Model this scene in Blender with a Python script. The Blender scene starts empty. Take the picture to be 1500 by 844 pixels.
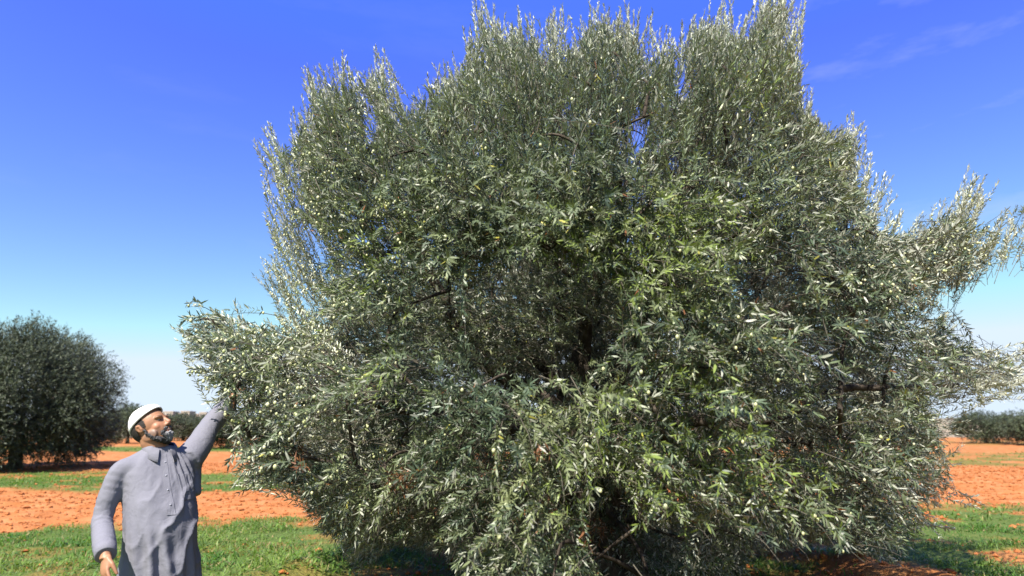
import bpy, math, random
import numpy as np
from mathutils import Vector, Matrix
from mathutils.bvhtree import BVHTree

R = np.random.default_rng(11)
random.seed(5)
S = bpy.context.scene
COL = S.collection

# ------------------------------------------------------------------ camera
F = 977.0                      # focal length in photo pixels (photo 1500 x 844)
HZ = 642.0                     # horizon row
PITCH = math.atan((HZ - 422.0) / F)
CZ = 1.52
cp, sp = math.cos(PITCH), math.sin(PITCH)
cam = bpy.data.cameras.new('camera')
camo = bpy.data.objects.new('camera', cam)
COL.objects.link(camo)
camo.location = (0, 0, CZ)
camo.rotation_euler = (math.pi / 2 + PITCH, 0, 0)
cam.sensor_width = 36
cam.lens = 36 * F / 1500
cam.clip_end = 6000
cam.clip_start = 0.05
cam.dof.use_dof = True
cam.dof.focus_distance = 4.6
cam.dof.aperture_fstop = 1.7
S.camera = camo


def at(u, v, y):
    """world point with the given world y seen at photo pixel (u, v)"""
    cx, cy = (u - 750) / F, -(v - 422) / F
    d = y / (cp - cy * sp)
    return np.array([d * cx, y, CZ + d * (sp + cy * cp)])


def at_many(u, v, y):
    cx, cy = (u - 750) / F, -(v - 422) / F
    d = y / (cp - cy * sp)
    return np.stack([d * cx, y, CZ + d * (sp + cy * cp)], 1)


def project(P):
    d = P[:, 1] * cp + (P[:, 2] - CZ) * sp
    cy = (-P[:, 1] * sp + (P[:, 2] - CZ) * cp) / d
    return 750 + F * P[:, 0] / d, 422 - F * cy


# ------------------------------------------------------------------ helpers
def norm(a):
    return a / np.maximum(np.linalg.norm(a, axis=-1, keepdims=True), 1e-9)


def sstep(x, a, b):
    t = np.clip((x - a) / (b - a), 0, 1)
    return t * t * (3 - 2 * t)


LAT = np.random.default_rng(3).random((256, 256))


def vnoise(x, y):
    xi, yi = np.floor(x).astype(int), np.floor(y).astype(int)
    fx, fy = x - xi, y - yi
    fx, fy = fx * fx * (3 - 2 * fx), fy * fy * (3 - 2 * fy)
    g = lambda i, j: LAT[i % 256, j % 256]
    return (g(xi, yi) * (1 - fx) + g(xi + 1, yi) * fx) * (1 - fy) + (g(xi, yi + 1) * (1 - fx) + g(xi + 1, yi + 1) * fx) * fy


def fbm(x, y, o=4):
    s, a, t = 0, .5, 0
    for i in range(o):
        s = s + a * vnoise(x * 2 ** i + 17.3 * i, y * 2 ** i + 5.1 * i)
        t += a
        a *= .5
    return s / t - .5


def mesh_np(name, V, faces_by_n, mats, mat_idx=None, color=None, smooth=False):
    """faces_by_n: list of int arrays (m, k)"""
    me = bpy.data.meshes.new(name)
    V = np.asarray(V, np.float32)
    me.vertices.add(len(V))
    me.vertices.foreach_set('co', V.ravel())
    loops = np.concatenate([f.ravel() for f in faces_by_n]).astype(np.int32)
    tot = np.concatenate([np.full(len(f), f.shape[1], np.int32) for f in faces_by_n])
    st = np.concatenate([[0], np.cumsum(tot)[:-1]]).astype(np.int32)
    me.loops.add(len(loops))
    me.loops.foreach_set('vertex_index', loops)
    me.polygons.add(len(tot))
    me.polygons.foreach_set('loop_start', st)
    me.polygons.foreach_set('loop_total', tot)
    if mat_idx is not None:
        me.polygons.foreach_set('material_index', np.asarray(mat_idx, np.int32))
    me.polygons.foreach_set('use_smooth', np.full(len(tot), smooth, bool))
    me.update(calc_edges=True)
    if color is not None:
        at_ = me.color_attributes.new('tint', 'FLOAT_COLOR', 'POINT')
        c = np.ones((len(V), 4), np.float32)
        c[:, :color.shape[1]] = color
        at_.data.foreach_set('color', c.ravel())
    for m in (mats if isinstance(mats, (list, tuple)) else [mats]):
        me.materials.append(m)
    return me


def link(name, me, parent=None, loc=None):
    o = bpy.data.objects.new(name, me)
    COL.objects.link(o)
    if parent is not None:
        o.parent = parent
        if loc is None:
            o.matrix_parent_inverse = Matrix.Translation(-Vector(parent.location))
    if loc is not None:
        o.location = loc
    return o


def empty(name, loc, label, cat, group=None):
    o = bpy.data.objects.new(name, None)
    o.empty_display_size = .2
    COL.objects.link(o)
    o.location = loc
    o['label'] = label
    o['category'] = cat
    if group:
        o['group'] = group
    return o


class Acc:
    """collects geometry"""
    def __init__(s):
        s.V, s.Q, s.T, s.n = [], [], [], 0

    def add(s, V, Q=None, T=None):
        V = np.asarray(V, float)
        s.V.append(V)
        if Q is not None and len(Q):
            s.Q.append(np.asarray(Q, int) + s.n)
        if T is not None and len(T):
            s.T.append(np.asarray(T, int) + s.n)
        s.n += len(V)

    def mesh(s, name, mat, smooth=True):
        fb = []
        if s.Q:
            fb.append(np.concatenate(s.Q))
        if s.T:
            fb.append(np.concatenate(s.T))
        return mesh_np(name, np.concatenate(s.V), fb, mat, smooth=smooth)


def ring_loft(acc, rings):
    """rings: list of (n,3) arrays, closed around, capped"""
    n = len(rings[0])
    V = np.concatenate(rings)
    Q = []
    for i in range(len(rings) - 1):
        a = i * n + np.arange(n)
        b = i * n + (np.arange(n) + 1) % n
        Q.append(np.stack([a, b, b + n, a + n], 1))
    T = []
    c0, c1 = len(V), len(V) + 1
    V = np.concatenate([V, [rings[0].mean(0)], [rings[-1].mean(0)]])
    a = np.arange(n)
    b = (a + 1) % n
    k = (len(rings) - 1) * n
    T.append(np.stack([b, a, np.full(n, c0)], 1))
    T.append(np.stack([a + k, b + k, np.full(n, c1)], 1))
    acc.add(V, np.concatenate(Q), np.concatenate(T))


def tube(acc, pts, rad, n=8, bump=0):
    pts = np.asarray(pts, float)
    rad = np.broadcast_to(np.asarray(rad, float), (len(pts),))
    tan = norm(np.gradient(pts, axis=0))
    ref = np.array([0.31, 0.2, 0.93]) if abs(tan[0][2]) < .8 else np.array([1, .1, 0])
    rings = []
    th = np.arange(n) * 2 * np.pi / n
    for p, t, r in zip(pts, tan, rad):
        e1 = norm(np.cross(t, ref))
        e2 = np.cross(t, e1)
        ref = np.cross(e1, t)
        rr = r * (1 + bump * (R.random(n) - .5)) if bump else r
        rings.append(p + (np.cos(th) * rr)[:, None] * e1 + (np.sin(th) * rr)[:, None] * e2)
    ring_loft(acc, rings)


def ball(acc, c, rx, ax=None, n=14, m=9):
    """ellipsoid with radii rx along the axes (rows of ax)"""
    ax = np.eye(3) if ax is None else ax
    th = np.arange(n) * 2 * np.pi / n
    rings = []
    for i in range(1, m):
        ph = math.pi * i / m
        l = np.stack([np.cos(th) * math.sin(ph) * rx[0], np.sin(th) * math.sin(ph) * rx[1], np.full(n, -math.cos(ph) * rx[2])], 1)
        rings.append(np.asarray(c) + l @ ax)
    ring_loft(acc, rings)
    # push cap centres out to the poles
    acc.V[-1][-2] = np.asarray(c) - ax[2] * rx[2]
    acc.V[-1][-1] = np.asarray(c) + ax[2] * rx[2]


def catmull(P, k=6):
    P = np.asarray(P, float)
    P = np.concatenate([[2 * P[0] - P[1]], P, [2 * P[-1] - P[-2]]])
    out = []
    for i in range(1, len(P) - 2):
        for t in np.arange(k) / k:
            a, b, c, d = P[i - 1], P[i], P[i + 1], P[i + 2]
            out.append(.5 * (2 * b + (c - a) * t + (2 * a - 5 * b + 4 * c - d) * t * t + (3 * b - a - 3 * c + d) * t ** 3))
    out.append(P[-2])
    return np.array(out)


def remeshed(acc, voxel, smooth_it=2, name='tmp'):
    """voxel union of everything in acc -> (V, quads)"""
    me = acc.mesh(name, bpy.data.materials[0])
    o = bpy.data.objects.new(name, me)
    COL.objects.link(o)
    m = o.modifiers.new('r', 'REMESH')
    m.mode = 'VOXEL'
    m.voxel_size = voxel
    if smooth_it:
        s = o.modifiers.new('s', 'SMOOTH')
        s.factor = .5
        s.iterations = smooth_it
    dg = bpy.context.evaluated_depsgraph_get()
    ev = o.evaluated_get(dg).to_mesh()
    V = np.empty(len(ev.vertices) * 3, np.float32)
    ev.vertices.foreach_get('co', V)
    N = np.empty(len(ev.vertices) * 3, np.float32)
    ev.vertices.foreach_get('normal', N)
    fs = [list(p.vertices) for p in ev.polygons]
    Q = np.array([f for f in fs if len(f) == 4], int).reshape(-1, 4)
    T = np.array([f for f in fs if len(f) == 3], int).reshape(-1, 3)
    o.to_mesh_clear() if False else None
    bpy.data.objects.remove(o)
    return V.reshape(-1, 3).astype(float), N.reshape(-1, 3).astype(float), Q, T


# ------------------------------------------------------------------ materials
def mat(name, color=(.5, .5, .5), rough=.6, spec=.4):
    m = bpy.data.materials.new(name)
    m.use_nodes = True
    b = m.node_tree.nodes['Principled BSDF']
    b.inputs['Base Color'].default_value = (*color, 1)
    b.inputs['Roughness'].default_value = rough
    b.inputs['Specular IOR Level'].default_value = spec
    return m, m.node_tree, b


def noise_node(nt, scale, detail=4, coord='Object'):
    tc = nt.nodes.new('ShaderNodeTexCoord')
    n = nt.nodes.new('ShaderNodeTexNoise')
    n.inputs['Scale'].default_value = scale
    n.inputs['Detail'].default_value = detail
    nt.links.new(tc.outputs[coord], n.inputs['Vector'])
    return n


def ramp(nt, src, stops):
    r = nt.nodes.new('ShaderNodeValToRGB')
    e = r.color_ramp.elements
    while len(e) < len(stops):
        e.new(.5)
    for k, (p, c) in zip(e, stops):
        k.position = p
        k.color = (*c, 1)
    nt.links.new(src, r.inputs['Fac'])
    return r


def bump(nt, b, src, strength, dist=.01):
    n = nt.nodes.new('ShaderNodeBump')
    n.inputs['Strength'].default_value = strength
    n.inputs['Distance'].default_value = dist
    nt.links.new(src, n.inputs['Height'])
    nt.links.new(n.outputs['Normal'], b.inputs['Normal'])


def leaf_material(name, under=(.34, .37, .30), transl=.16, rough=.42, under_mix=.75):
    """two sided leaf: tinted waxy upper face, felty silver underside"""
    m, nt, b = mat(name, rough=rough, spec=.32)
    L = nt.links
    at_ = nt.nodes.new('ShaderNodeAttribute')
    at_.attribute_name = 'tint'
    g = nt.nodes.new('ShaderNodeNewGeometry')
    un = nt.nodes.new('ShaderNodeMixRGB')
    un.inputs['Fac'].default_value = under_mix
    un.inputs['Color2'].default_value = (*under, 1)
    L.new(at_.outputs['Color'], un.inputs['Color1'])
    mx = nt.nodes.new('ShaderNodeMixRGB')
    L.new(g.outputs['Backfacing'], mx.inputs['Fac'])
    L.new(at_.outputs['Color'], mx.inputs['Color1'])
    L.new(un.outputs['Color'], mx.inputs['Color2'])
    L.new(mx.outputs['Color'], b.inputs['Base Color'])
    tr = nt.nodes.new('ShaderNodeBsdfTranslucent')
    gm = nt.nodes.new('ShaderNodeMixRGB')
    gm.blend_type = 'MULTIPLY'
    gm.inputs['Fac'].default_value = 1
    gm.inputs['Color2'].default_value = (1.7, 2.0, .8, 1)
    L.new(at_.outputs['Color'], gm.inputs['Color1'])
    L.new(gm.outputs['Color'], tr.inputs['Color'])
    ms = nt.nodes.new('ShaderNodeMixShader')
    ms.inputs['Fac'].default_value = transl
    L.new(b.outputs['BSDF'], ms.inputs[1])
    L.new(tr.outputs['BSDF'], ms.inputs[2])
    L.new(ms.outputs['Shader'], nt.nodes['Material Output'].inputs['Surface'])
    return m


M_leaf = leaf_material('olive_leaf', under=(.35, .355, .295), rough=.42, under_mix=.85, transl=.1)
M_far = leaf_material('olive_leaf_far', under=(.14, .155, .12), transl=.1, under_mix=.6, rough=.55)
M_grass = leaf_material('grass_blade', under=(.085, .14, .035), transl=.3, rough=.5, under_mix=.3)

M_bark, nt, b = mat('olive_bark', rough=.9, spec=.1)
n = noise_node(nt, 14, 6)
r_ = ramp(nt, n.outputs['Fac'], [(.3, (.018, .014, .011)), (.55, (.06, .048, .038)), (.75, (.13, .11, .09))])
nt.links.new(r_.outputs['Color'], b.inputs['Base Color'])
bump(nt, b, n.outputs['Fac'], .9, .02)

M_twig, nt, b = mat('olive_twig', (.085, .075, .058), .8, .2)

M_olive, nt, b = mat('olive_fruit', rough=.35, spec=.5)
n = noise_node(nt, 3, 2)
r_ = ramp(nt, n.outputs['Fac'], [(.35, (.36, .40, .17)), (.65, (.52, .50, .32))])
nt.links.new(r_.outputs['Color'], b.inputs['Base Color'])

M_cloth, nt, b = mat('grey_cotton', rough=.85, spec=.15)
n = noise_node(nt, 900, 2)
r_ = ramp(nt, n.outputs['Fac'], [(.3, (.138, .138, .168)), (.7, (.196, .195, .234))])
nt.links.new(r_.outputs['Color'], b.inputs['Base Color'])
n2 = noise_node(nt, 17, 6)
n2.inputs['Distortion'].default_value = .8
bump(nt, b, n2.outputs['Fac'], .55, .012)
M_lining = mat('dark_lining', (.03, .033, .06), .9, .1)[0]
M_white, nt, b = mat('white_knit', (.66, .66, .63), .9, .1)
w = nt.nodes.new('ShaderNodeTexWave')
w.inputs['Scale'].default_value = 90
w.bands_direction = 'Z'
tc = nt.nodes.new('ShaderNodeTexCoord')
nt.links.new(tc.outputs['Object'], w.inputs['Vector'])
bump(nt, b, w.outputs['Fac'], .25, .002)


def attr_mat(name, rough, spec, sss=0):
    m, nt, b = mat(name, rough=rough, spec=spec)
    a = nt.nodes.new('ShaderNodeAttribute')
    a.attribute_name = 'tint'
    nt.links.new(a.outputs['Color'], b.inputs['Base Color'])
    if sss:
        b.inputs['Subsurface Weight'].default_value = sss
        b.inputs['Subsurface Radius'].default_value = (.012, .005, .003)
        b.inputs['Subsurface Scale'].default_value = 1
    return m


M_skin = attr_mat('skin', .5, .4)
M_beard = attr_mat('beard_hair', .75, .25)
M_shoe = mat('brown_leather', (.06, .035, .02), .5, .4)[0]
M_trouser = mat('grey_trouser', (.2, .2, .25), .85, .2)[0]
M_button = mat('shirt_button', (.3, .3, .36), .4, .4)[0]

# ground: soil and turf by vertex attribute
M_ground, nt, b = mat('ground', rough=.95, spec=.1)
a_ = nt.nodes.new('ShaderNodeAttribute')
a_.attribute_name = 'tint'
n1 = noise_node(nt, 1.7, 8)
n2 = noise_node(nt, 30, 6)
soil = ramp(nt, n1.outputs['Fac'], [(.3, (.31, .110, .033)), (.5, (.385, .148, .052)), (.72, (.42, .20, .085))])
turf = ramp(nt, n2.outputs['Fac'], [(.3, (.052, .085, .016)), (.55, (.09, .135, .032)), (.75, (.18, .14, .05))])
mx = nt.nodes.new('ShaderNodeMixRGB')
sp_ = nt.nodes.new('ShaderNodeSeparateColor')
nt.links.new(a_.outputs['Color'], sp_.inputs['Color'])
shade_mix = nt.nodes.new('ShaderNodeMixRGB')
shade_mix.inputs['Color2'].default_value = (.06, .034, .018, 1)  # dark tone for crown shade painted into the soil
nt.links.new(sp_.outputs['Green'], shade_mix.inputs['Fac'])
nt.links.new(soil.outputs['Color'], shade_mix.inputs['Color1'])
nt.links.new(sp_.outputs['Red'], mx.inputs['Fac'])
nt.links.new(shade_mix.outputs['Color'], mx.inputs['Color1'])
nt.links.new(turf.outputs['Color'], mx.inputs['Color2'])
nt.links.new(mx.outputs['Color'], b.inputs['Base Color'])
bump(nt, b, n2.outputs['Fac'], .8, .05)

M_clod, nt, b = mat('soil_clod', rough=.95, spec=.1)
n = noise_node(nt, 5, 5)
r_ = ramp(nt, n.outputs['Fac'], [(.3, (.26, .085, .027)), (.7, (.38, .145, .054))])
nt.links.new(r_.outputs['Color'], b.inputs['Base Color'])

# ------------------------------------------------------------------ sky and sun
to_sun = Vector((-.28, -.57, .77)).normalized()
el = math.asin(to_sun.z)
rot = math.atan2(to_sun.x, to_sun.y)
W = bpy.data.worlds.new('World')
S.world = W
W.use_nodes = True
nt = W.node_tree
bg = nt.nodes['Background']
sk = nt.nodes.new('ShaderNodeTexSky')
sk.sky_type = 'NISHITA'
sk.sun_disc = False
sk.sun_elevation = el
sk.sun_rotation = rot
sk.altitude = 200
sk.air_density = 1.0
sk.dust_density = .4
sk.ozone_density = 3.0
# thin cirrus, laid out by direction
tc = nt.nodes.new('ShaderNodeTexCoord')
mp = nt.nodes.new('ShaderNodeMapping')
mp.inputs['Scale'].default_value = (-1.6, 1.6, 7)
mp.inputs['Rotation'].default_value = (.25, .25, 0)
nt.links.new(tc.outputs['Generated'], mp.inputs['Vector'])
cn = nt.nodes.new('ShaderNodeTexNoise')
cn.inputs['Scale'].default_value = 2.2
cn.inputs['Detail'].default_value = 9
cn.inputs['Roughness'].default_value = .62
nt.links.new(mp.outputs['Vector'], cn.inputs['Vector'])
cr = nt.nodes.new('ShaderNodeMapRange')
cr.inputs['From Min'].default_value = .57
cr.inputs['From Max'].default_value = .85
cr.inputs['To Max'].default_value = .30
nt.links.new(cn.outputs['Fac'], cr.inputs['Value'])
# deepen the blue towards the zenith, per channel: out = k * (c / c0) ** p, capped near the sun
sep = nt.nodes.new('ShaderNodeSeparateColor')
cmb = nt.nodes.new('ShaderNodeCombineColor')
nt.links.new(sk.outputs['Color'], sep.inputs['Color'])


def mth(op, a_, b_):
    q = nt.nodes.new('ShaderNodeMath')
    q.operation = op
    for i_, x_ in enumerate((a_, b_)):
        if isinstance(x_, (int, float)):
            q.inputs[i_].default_value = x_
        else:
            nt.links.new(x_, q.inputs[i_])
    return q.outputs[0]


for ch, c0, k_, p_, cap in (('Red', 2.015, 1.60, 1.45, 3.8), ('Green', 3.3, 3.02, 1.45, 4.5), ('Blue', 1, 1.85, 1, 5.3)):
    nt.links.new(mth('MINIMUM', mth('MAXIMUM', mth('MULTIPLY', mth('POWER', mth('DIVIDE', sep.outputs[ch], c0), p_), k_), {'Red': .47, 'Green': 1.10, 'Blue': 4.95}[ch]), cap), cmb.inputs[ch])
cm = nt.nodes.new('ShaderNodeMixRGB')
cm.inputs['Color2'].default_value = (4.5, 4.6, 5.2, 1)
# the cirrus lies over the eastern half of the sky
sx = nt.nodes.new('ShaderNodeSeparateXYZ')
nt.links.new(tc.outputs['Generated'], sx.inputs['Vector'])
cw = nt.nodes.new('ShaderNodeMapRange')
cw.inputs['From Min'].default_value = 0
cw.inputs['From Max'].default_value = .35
cw.inputs['To Min'].default_value = .15
nt.links.new(sx.outputs['X'], cw.inputs['Value'])
nt.links.new(mth('MULTIPLY', cr.outputs['Result'], cw.outputs['Result']), cm.inputs['Fac'])
nt.links.new(cmb.outputs['Color'], cm.inputs['Color1'])
nt.links.new(cm.outputs['Color'], bg.inputs['Color'])
bg.inputs['Strength'].default_value = .085

sl = bpy.data.lights.new('sun', 'SUN')
sl.energy = 5.0
sl.angle = math.radians(.5)
sl.color = (1, .94, .83)
so = bpy.data.objects.new('sun', sl)
COL.objects.link(so)
so.rotation_euler = (-to_sun).to_track_quat('-Z', 'Y').to_euler()
so.location = (-20, -30, 40)
S.view_settings.view_transform = 'Standard'
S.view_settings.look = 'None'
S.view_settings.exposure = 1.25

# ------------------------------------------------------------------ ground
TX, TY = .76, 6.3              # trunk of the big tree


def grass_amount(x, y):
    """0 bare soil .. 1 turf"""
    w = fbm(x * .22 + 9, y * .22, 4)
    w2 = fbm(x * .9 + 3, y * .9 + 31, 4)
    yy = y + w * 4 * sstep(y, 8, 20) + w2 * 2.6
    yl = yy - 1.0 * sstep(x, -4, -1)
    left = 1 - sstep(yl, 11.6, 13.0)
    left += sstep(yl, 20.5, 22) * (1 - sstep(yl, 28, 31))
    left += sstep(yl, 50, 54) * (1 - sstep(yl, 60, 66))
    right = 1 - sstep(yy, 14.5, 17)
    right += .75 * sstep(yy, 30, 34) * (1 - sstep(yy, 44, 52))
    right += .5 * sstep(yy, 64, 70) * (1 - sstep(yy, 80, 95))
    k = sstep(x, 0, 4)
    g = left * (1 - k) + right * k
    g = g * (1 - .8 * k * sstep(w2, -.02, .10))
    g = g * (1 - .7 * sstep(w2, .10, .22) * (.35 + .65 * sstep(y, 10, 14)))
    rr = np.hypot(x - TX, y - TY) + w2 * .8
    berm = sstep(fbm(x * .55 + 71, y * .55 + 13, 3), -.06, .06)
    g = g * (1 - sstep(rr, 3.2, 3.5) * (1 - sstep(rr, 3.9, 4.25)) * .95 * berm * (1 - .35 * sstep(x, 1, 2.5)))
    g = g * (1 - .5 * (1 - sstep(rr, 3.0, 3.4)) * (1 - .8 * sstep(x, .5, 2.5)))
    return np.clip(g, 0, 1)


def ground_z(x, y):
    d = np.hypot(x, y)
    k = 1 - .6 * sstep(d, 40, 200)
    z = fbm(x * .11, y * .11 + 40, 3) * .25 * sstep(d, 6, 16)
    g = grass_amount(x, y)
    z = z + (1 - g) * (fbm(x * 2.3, y * 2.3, 4) * .10 + .03 * np.sin(y * 5.5 + fbm(x * .3, y * .3, 2) * 8)) * k
    z = z + g * fbm(x * 1.7 + 50, y * 1.7, 3) * .06
    rr = np.hypot(x - TX, y - TY) + fbm(x * .9 + 3, y * .9 + 31, 4) * .8
    z = z + .16 * np.exp(-((rr - 3.8) / .42) ** 2)
    z = z + .0150 * np.clip(d - 25, 0, 105)
    fl = np.exp(-(((x + 1.85) ** 2 + (y - 3.86) ** 2) / .5 ** 2))
    return z * (1 - fl)


angs = np.concatenate([np.arange(-54, 54, .3), np.arange(54, 306, 4.0)]) * math.pi / 180
rs = [.0]
r = .6
while r < 5200:
    rs.append(r)
    r *= 1.0085 if r < 70 else 1.06
rs = np.array(rs[1:])
A, RR = np.meshgrid(angs, rs)
X, Y = RR * np.sin(A), RR * np.cos(A)
Gm = grass_amount(X, Y)
Z = ground_z(X, Y) * np.clip(3 - RR / 400, 0, 1)
V = np.stack([X.ravel(), Y.ravel(), Z.ravel()], 1)
na, nr = len(angs), len(rs)
i, j = np.meshgrid(np.arange(nr - 1), np.arange(na), indexing='ij')
a = i * na + j
b2 = i * na + (j + 1) % na
Q = np.stack([a, b2, b2 + na, a + na], -1).reshape(-1, 4)
V = np.concatenate([V, [[0, 0, Z[0].mean()]]])
T = np.stack([np.full(na, len(V) - 1), (np.arange(na) + 1) % na, np.arange(na)], 1)
col = np.repeat(np.concatenate([Gm.ravel(), [Gm[0].mean()]])[:, None], 3, 1)
shade_r = np.hypot(V[:, 0] - TX, V[:, 1] - TY) + fbm(V[:, 0] * 1.3, V[:, 1] * 1.3, 3) * 1.2
col[:, 1] = (1 - sstep(shade_r, 2.4, 3.6)) * .9  # green channel: shade under the big crown, painted into the ground colour
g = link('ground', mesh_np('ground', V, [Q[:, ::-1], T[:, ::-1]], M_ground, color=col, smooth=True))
g['kind'] = 'structure'
g.data.update()
if g.data.polygons[1000].normal.z < 0:
    g.data.flip_normals()


# ------------------------------------------------------------------ leaves
def leaf_mesh_arrays(B, d, n, L, Wd, curl):
    s = np.cross(d, n)
    ts = np.array([0, .28, .68, 1.0])
    hw = np.array([0, .5, .42, 0])
    def P(t, w):
        return B + d * (L * t)[:, None] - n * (curl * L * t * t)[:, None] + s * (w * Wd)[:, None]
    one = np.ones(len(B))
    pts = [P(one * 0, one * 0), P(one * ts[1], one * -hw[1]), P(one * ts[1], one * hw[1]),
           P(one * ts[2], one * -hw[2]), P(one * ts[2], one * hw[2]), P(one, one * 0)]
    V = np.stack(pts, 1).reshape(-1, 3)
    k = np.arange(len(B))[:, None] * 6
    # winding gives +n
    T1 = k + np.array([[0, 2, 1]])
    Qd = k + np.array([[1, 2, 4, 3]])
    T2 = k + np.array([[3, 4, 5]])
    return V, Qd, np.concatenate([T1, T2])


def shoots_to_leaves(base, dirs, L, bend, pitch, rng, leafL, ups=.5, jitter=.16, openf=None, nj=.28):
    """opposite pairs of leaves along each shoot; returns leaf arrays and the shoot index of each leaf"""
    npair = np.maximum((L / pitch).astype(int), 4)
    idx = np.repeat(np.arange(len(L)), npair)
    k = np.concatenate([np.arange(m) for m in npair])
    s = (.1 + .9 * (k + rng.random(len(k)) * .5) / npair[idx])
    s = np.minimum(s, 1)
    p = base[idx] + dirs[idx] * (L[idx] * s)[:, None] + bend[idx] * (L[idx] * s * s)[:, None]
    t = norm(dirs[idx] + bend[idx] * (2 * s)[:, None])
    ref = np.where(np.abs(t[:, 2:3]) > .9, np.array([[1., 0, 0]]), np.array([[0, 0, 1.]]))
    e1 = norm(np.cross(t, ref))
    e2 = np.cross(t, e1)
    ph = rng.random(len(L))[idx] * 6.28 + k * (math.pi / 2) + rng.normal(0, .35, len(k))
    Bs, ds, ns, ids, ss = [], [], [], [], []
    for off in (0, math.pi):
        side = np.cos(ph + off)[:, None] * e1 + np.sin(ph + off)[:, None] * e2
        op = ((.95 - .55 * s) * (1 if openf is None else openf[idx]))[:, None]
        d = norm(t * (.42 + .5 * s)[:, None] + side * op + rng.normal(0, jitter, side.shape))
        n = t + np.array([0, 0, ups]) + rng.normal(0, nj, side.shape)
        n = norm(n - d * (n * d).sum(1, keepdims=True))
        Bs.append(p), ds.append(d), ns.append(n), ids.append(idx), ss.append(s)
    B, d, n, ids, s = map(np.concatenate, (Bs, ds, ns, ids, ss))
    ln = leafL * (1.05 - .45 * np.abs(s - .45) ** 1.2) * (.75 + .5 * rng.random(len(B)))
    return B, d, n, ln, ids, s


def twig_arrays(base, dirs, L, bend, r0, seg=4):
    ss = np.linspace(0, 1, seg + 1)
    n = len(L)
    ref = np.where(np.abs(dirs[:, 2:3]) > .9, np.array([[1., 0, 0]]), np.array([[0, 0, 1.]]))
    e1 = norm(np.cross(dirs, ref))
    e2 = np.cross(dirs, e1)
    P = []
    for s in ss:
        c = base + dirs * (L * s)[:, None] + bend * (L * s * s)[:, None]
        r = r0 * (1 - .7 * s)
        for q in range(3):
            a = q * 2.0944
            P.append(c + e1 * (math.cos(a) * r) + e2 * (math.sin(a) * r))
    P = np.stack(P, 1).reshape(-1, 3)
    m = 3 * (seg + 1)
    f = []
    for s in range(seg):
        for q in range(3):
            a, b = s * 3 + q, s * 3 + (q + 1) % 3
            f.append([a, b, b + 3, a + 3])
    f = np.array(f)
    Q = (np.arange(n)[:, None, None] * m + f[None]).reshape(-1, 4)
    return P, Q


# ------------------------------------------------------------------ the big olive tree
POLY = np.array([(500, 812), (462, 775), (436, 735), (400, 712), (345, 728), (328, 690), (333, 640), (316, 600),
                 (288, 550), (262, 525), (254, 460), (290, 430), (345, 472), (398, 470), (436, 440), (368, 390), (385, 374), (442, 396),
                 (454, 362), (420, 345), (378, 328), (400, 296), (360, 238), (378, 190), (428, 130), (446, 92), (500, 92),
                 (555, 74), (600, 116), (652, 84), (680, 38), (690, 10), (712, -4), (732, 30), (760, 2), (785, 30), (820, 4), (838, 26), (868, 0), (905, -12), (936, -6), (955, 42), (985, 36), (1004, 2), (1034, 4), (1056, -8), (1078, 26), (1110, -18), (1150, -24), (1190, -8), (1176, 40),
                 (1192, 60), (1212, 150), (1264, 170), (1290, 236), (1316, 290), (1345, 306), (1395, 288), (1430, 242),
                 (1452, 290), (1530, 270), (1545, 392), (1470, 416), (1404, 446), (1408, 476), (1470, 486), (1540, 490), (1540, 560),
                 (1472, 592), (1402, 612), (1396, 680), (1404, 716), (1372, 748), (1350, 790), (1318, 830), (1200, 800), (1110, 815), (1085, 890), (1000, 900), (880, 905), (860, 985), (690, 985), (655, 815), (570, 800), (540, 850)], float)
NB_OPEN = 11         # the last edges run along the underside
GAPS = [(935, 188, 15, 32), (830, 148, 10, 12), (430, 470, 16, 14),
        (1440, 458, 46, 20), (1500, 452, 50, 26), (1345, 478, 16, 8), (1440, 530, 20, 6), (1250, 330, 10, 12), (1000, 120, 14, 20), (540, 180, 12, 22), (360, 560, 12, 12)]
HOLLOWS = [(795, 468, 125, 92), (645, 455, 34, 62), (520, 500, 40, 36), (1270, 560, 40, 30), (560, 640, 48, 50),
           (895, 770, 32, 80), (1010, 812, 140, 42), (600, 780, 45, 50), (470, 640, 28, 36), (1180, 640, 40, 34), (1120, 420, 46, 28)]


def inside_poly(u, v, P=POLY):
    ins = np.zeros(len(u), bool)
    for (x0, y0), (x1, y1) in zip(P, np.roll(P, -1, 0)):
        c = ((y0 > v) != (y1 > v))
        xc = (x1 - x0) * (v - y0) / ((y1 - y0) if y1 != y0 else 1e-9) + x0
        ins ^= c & (u < xc)
    return ins


def edge_dist(u, v, P=POLY, skip_last=True):
    best = np.full(len(u), 1e9)
    E = list(zip(P, np.roll(P, -1, 0)))
    if skip_last:
        E = E[:-NB_OPEN]
    for a, b in E:
        ab = b - a
        t = np.clip(((u - a[0]) * ab[0] + (v - a[1]) * ab[1]) / (ab @ ab), 0, 1)
        best = np.minimum(best, np.hypot(u - a[0] - t * ab[0], v - a[1] - t * ab[1]))
    return best


def in_ell(u, v, L, grow=1.0):
    m = np.zeros(len(u), bool)
    for cx, cy, rx, ry in L:
        m |= ((u - cx) / (rx * grow)) ** 2 + ((v - cy) / (ry * grow)) ** 2 < 1
    return m


def axis_depth(u, v):
    # the low limb on the left leans towards the man
    return TY - 1.35 * sstep(u, 500, 330) * sstep(v, 380, 470) if False else TY - 1.35 * (1 - sstep(u, 330, 520)) * sstep(v, 380, 470)


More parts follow.
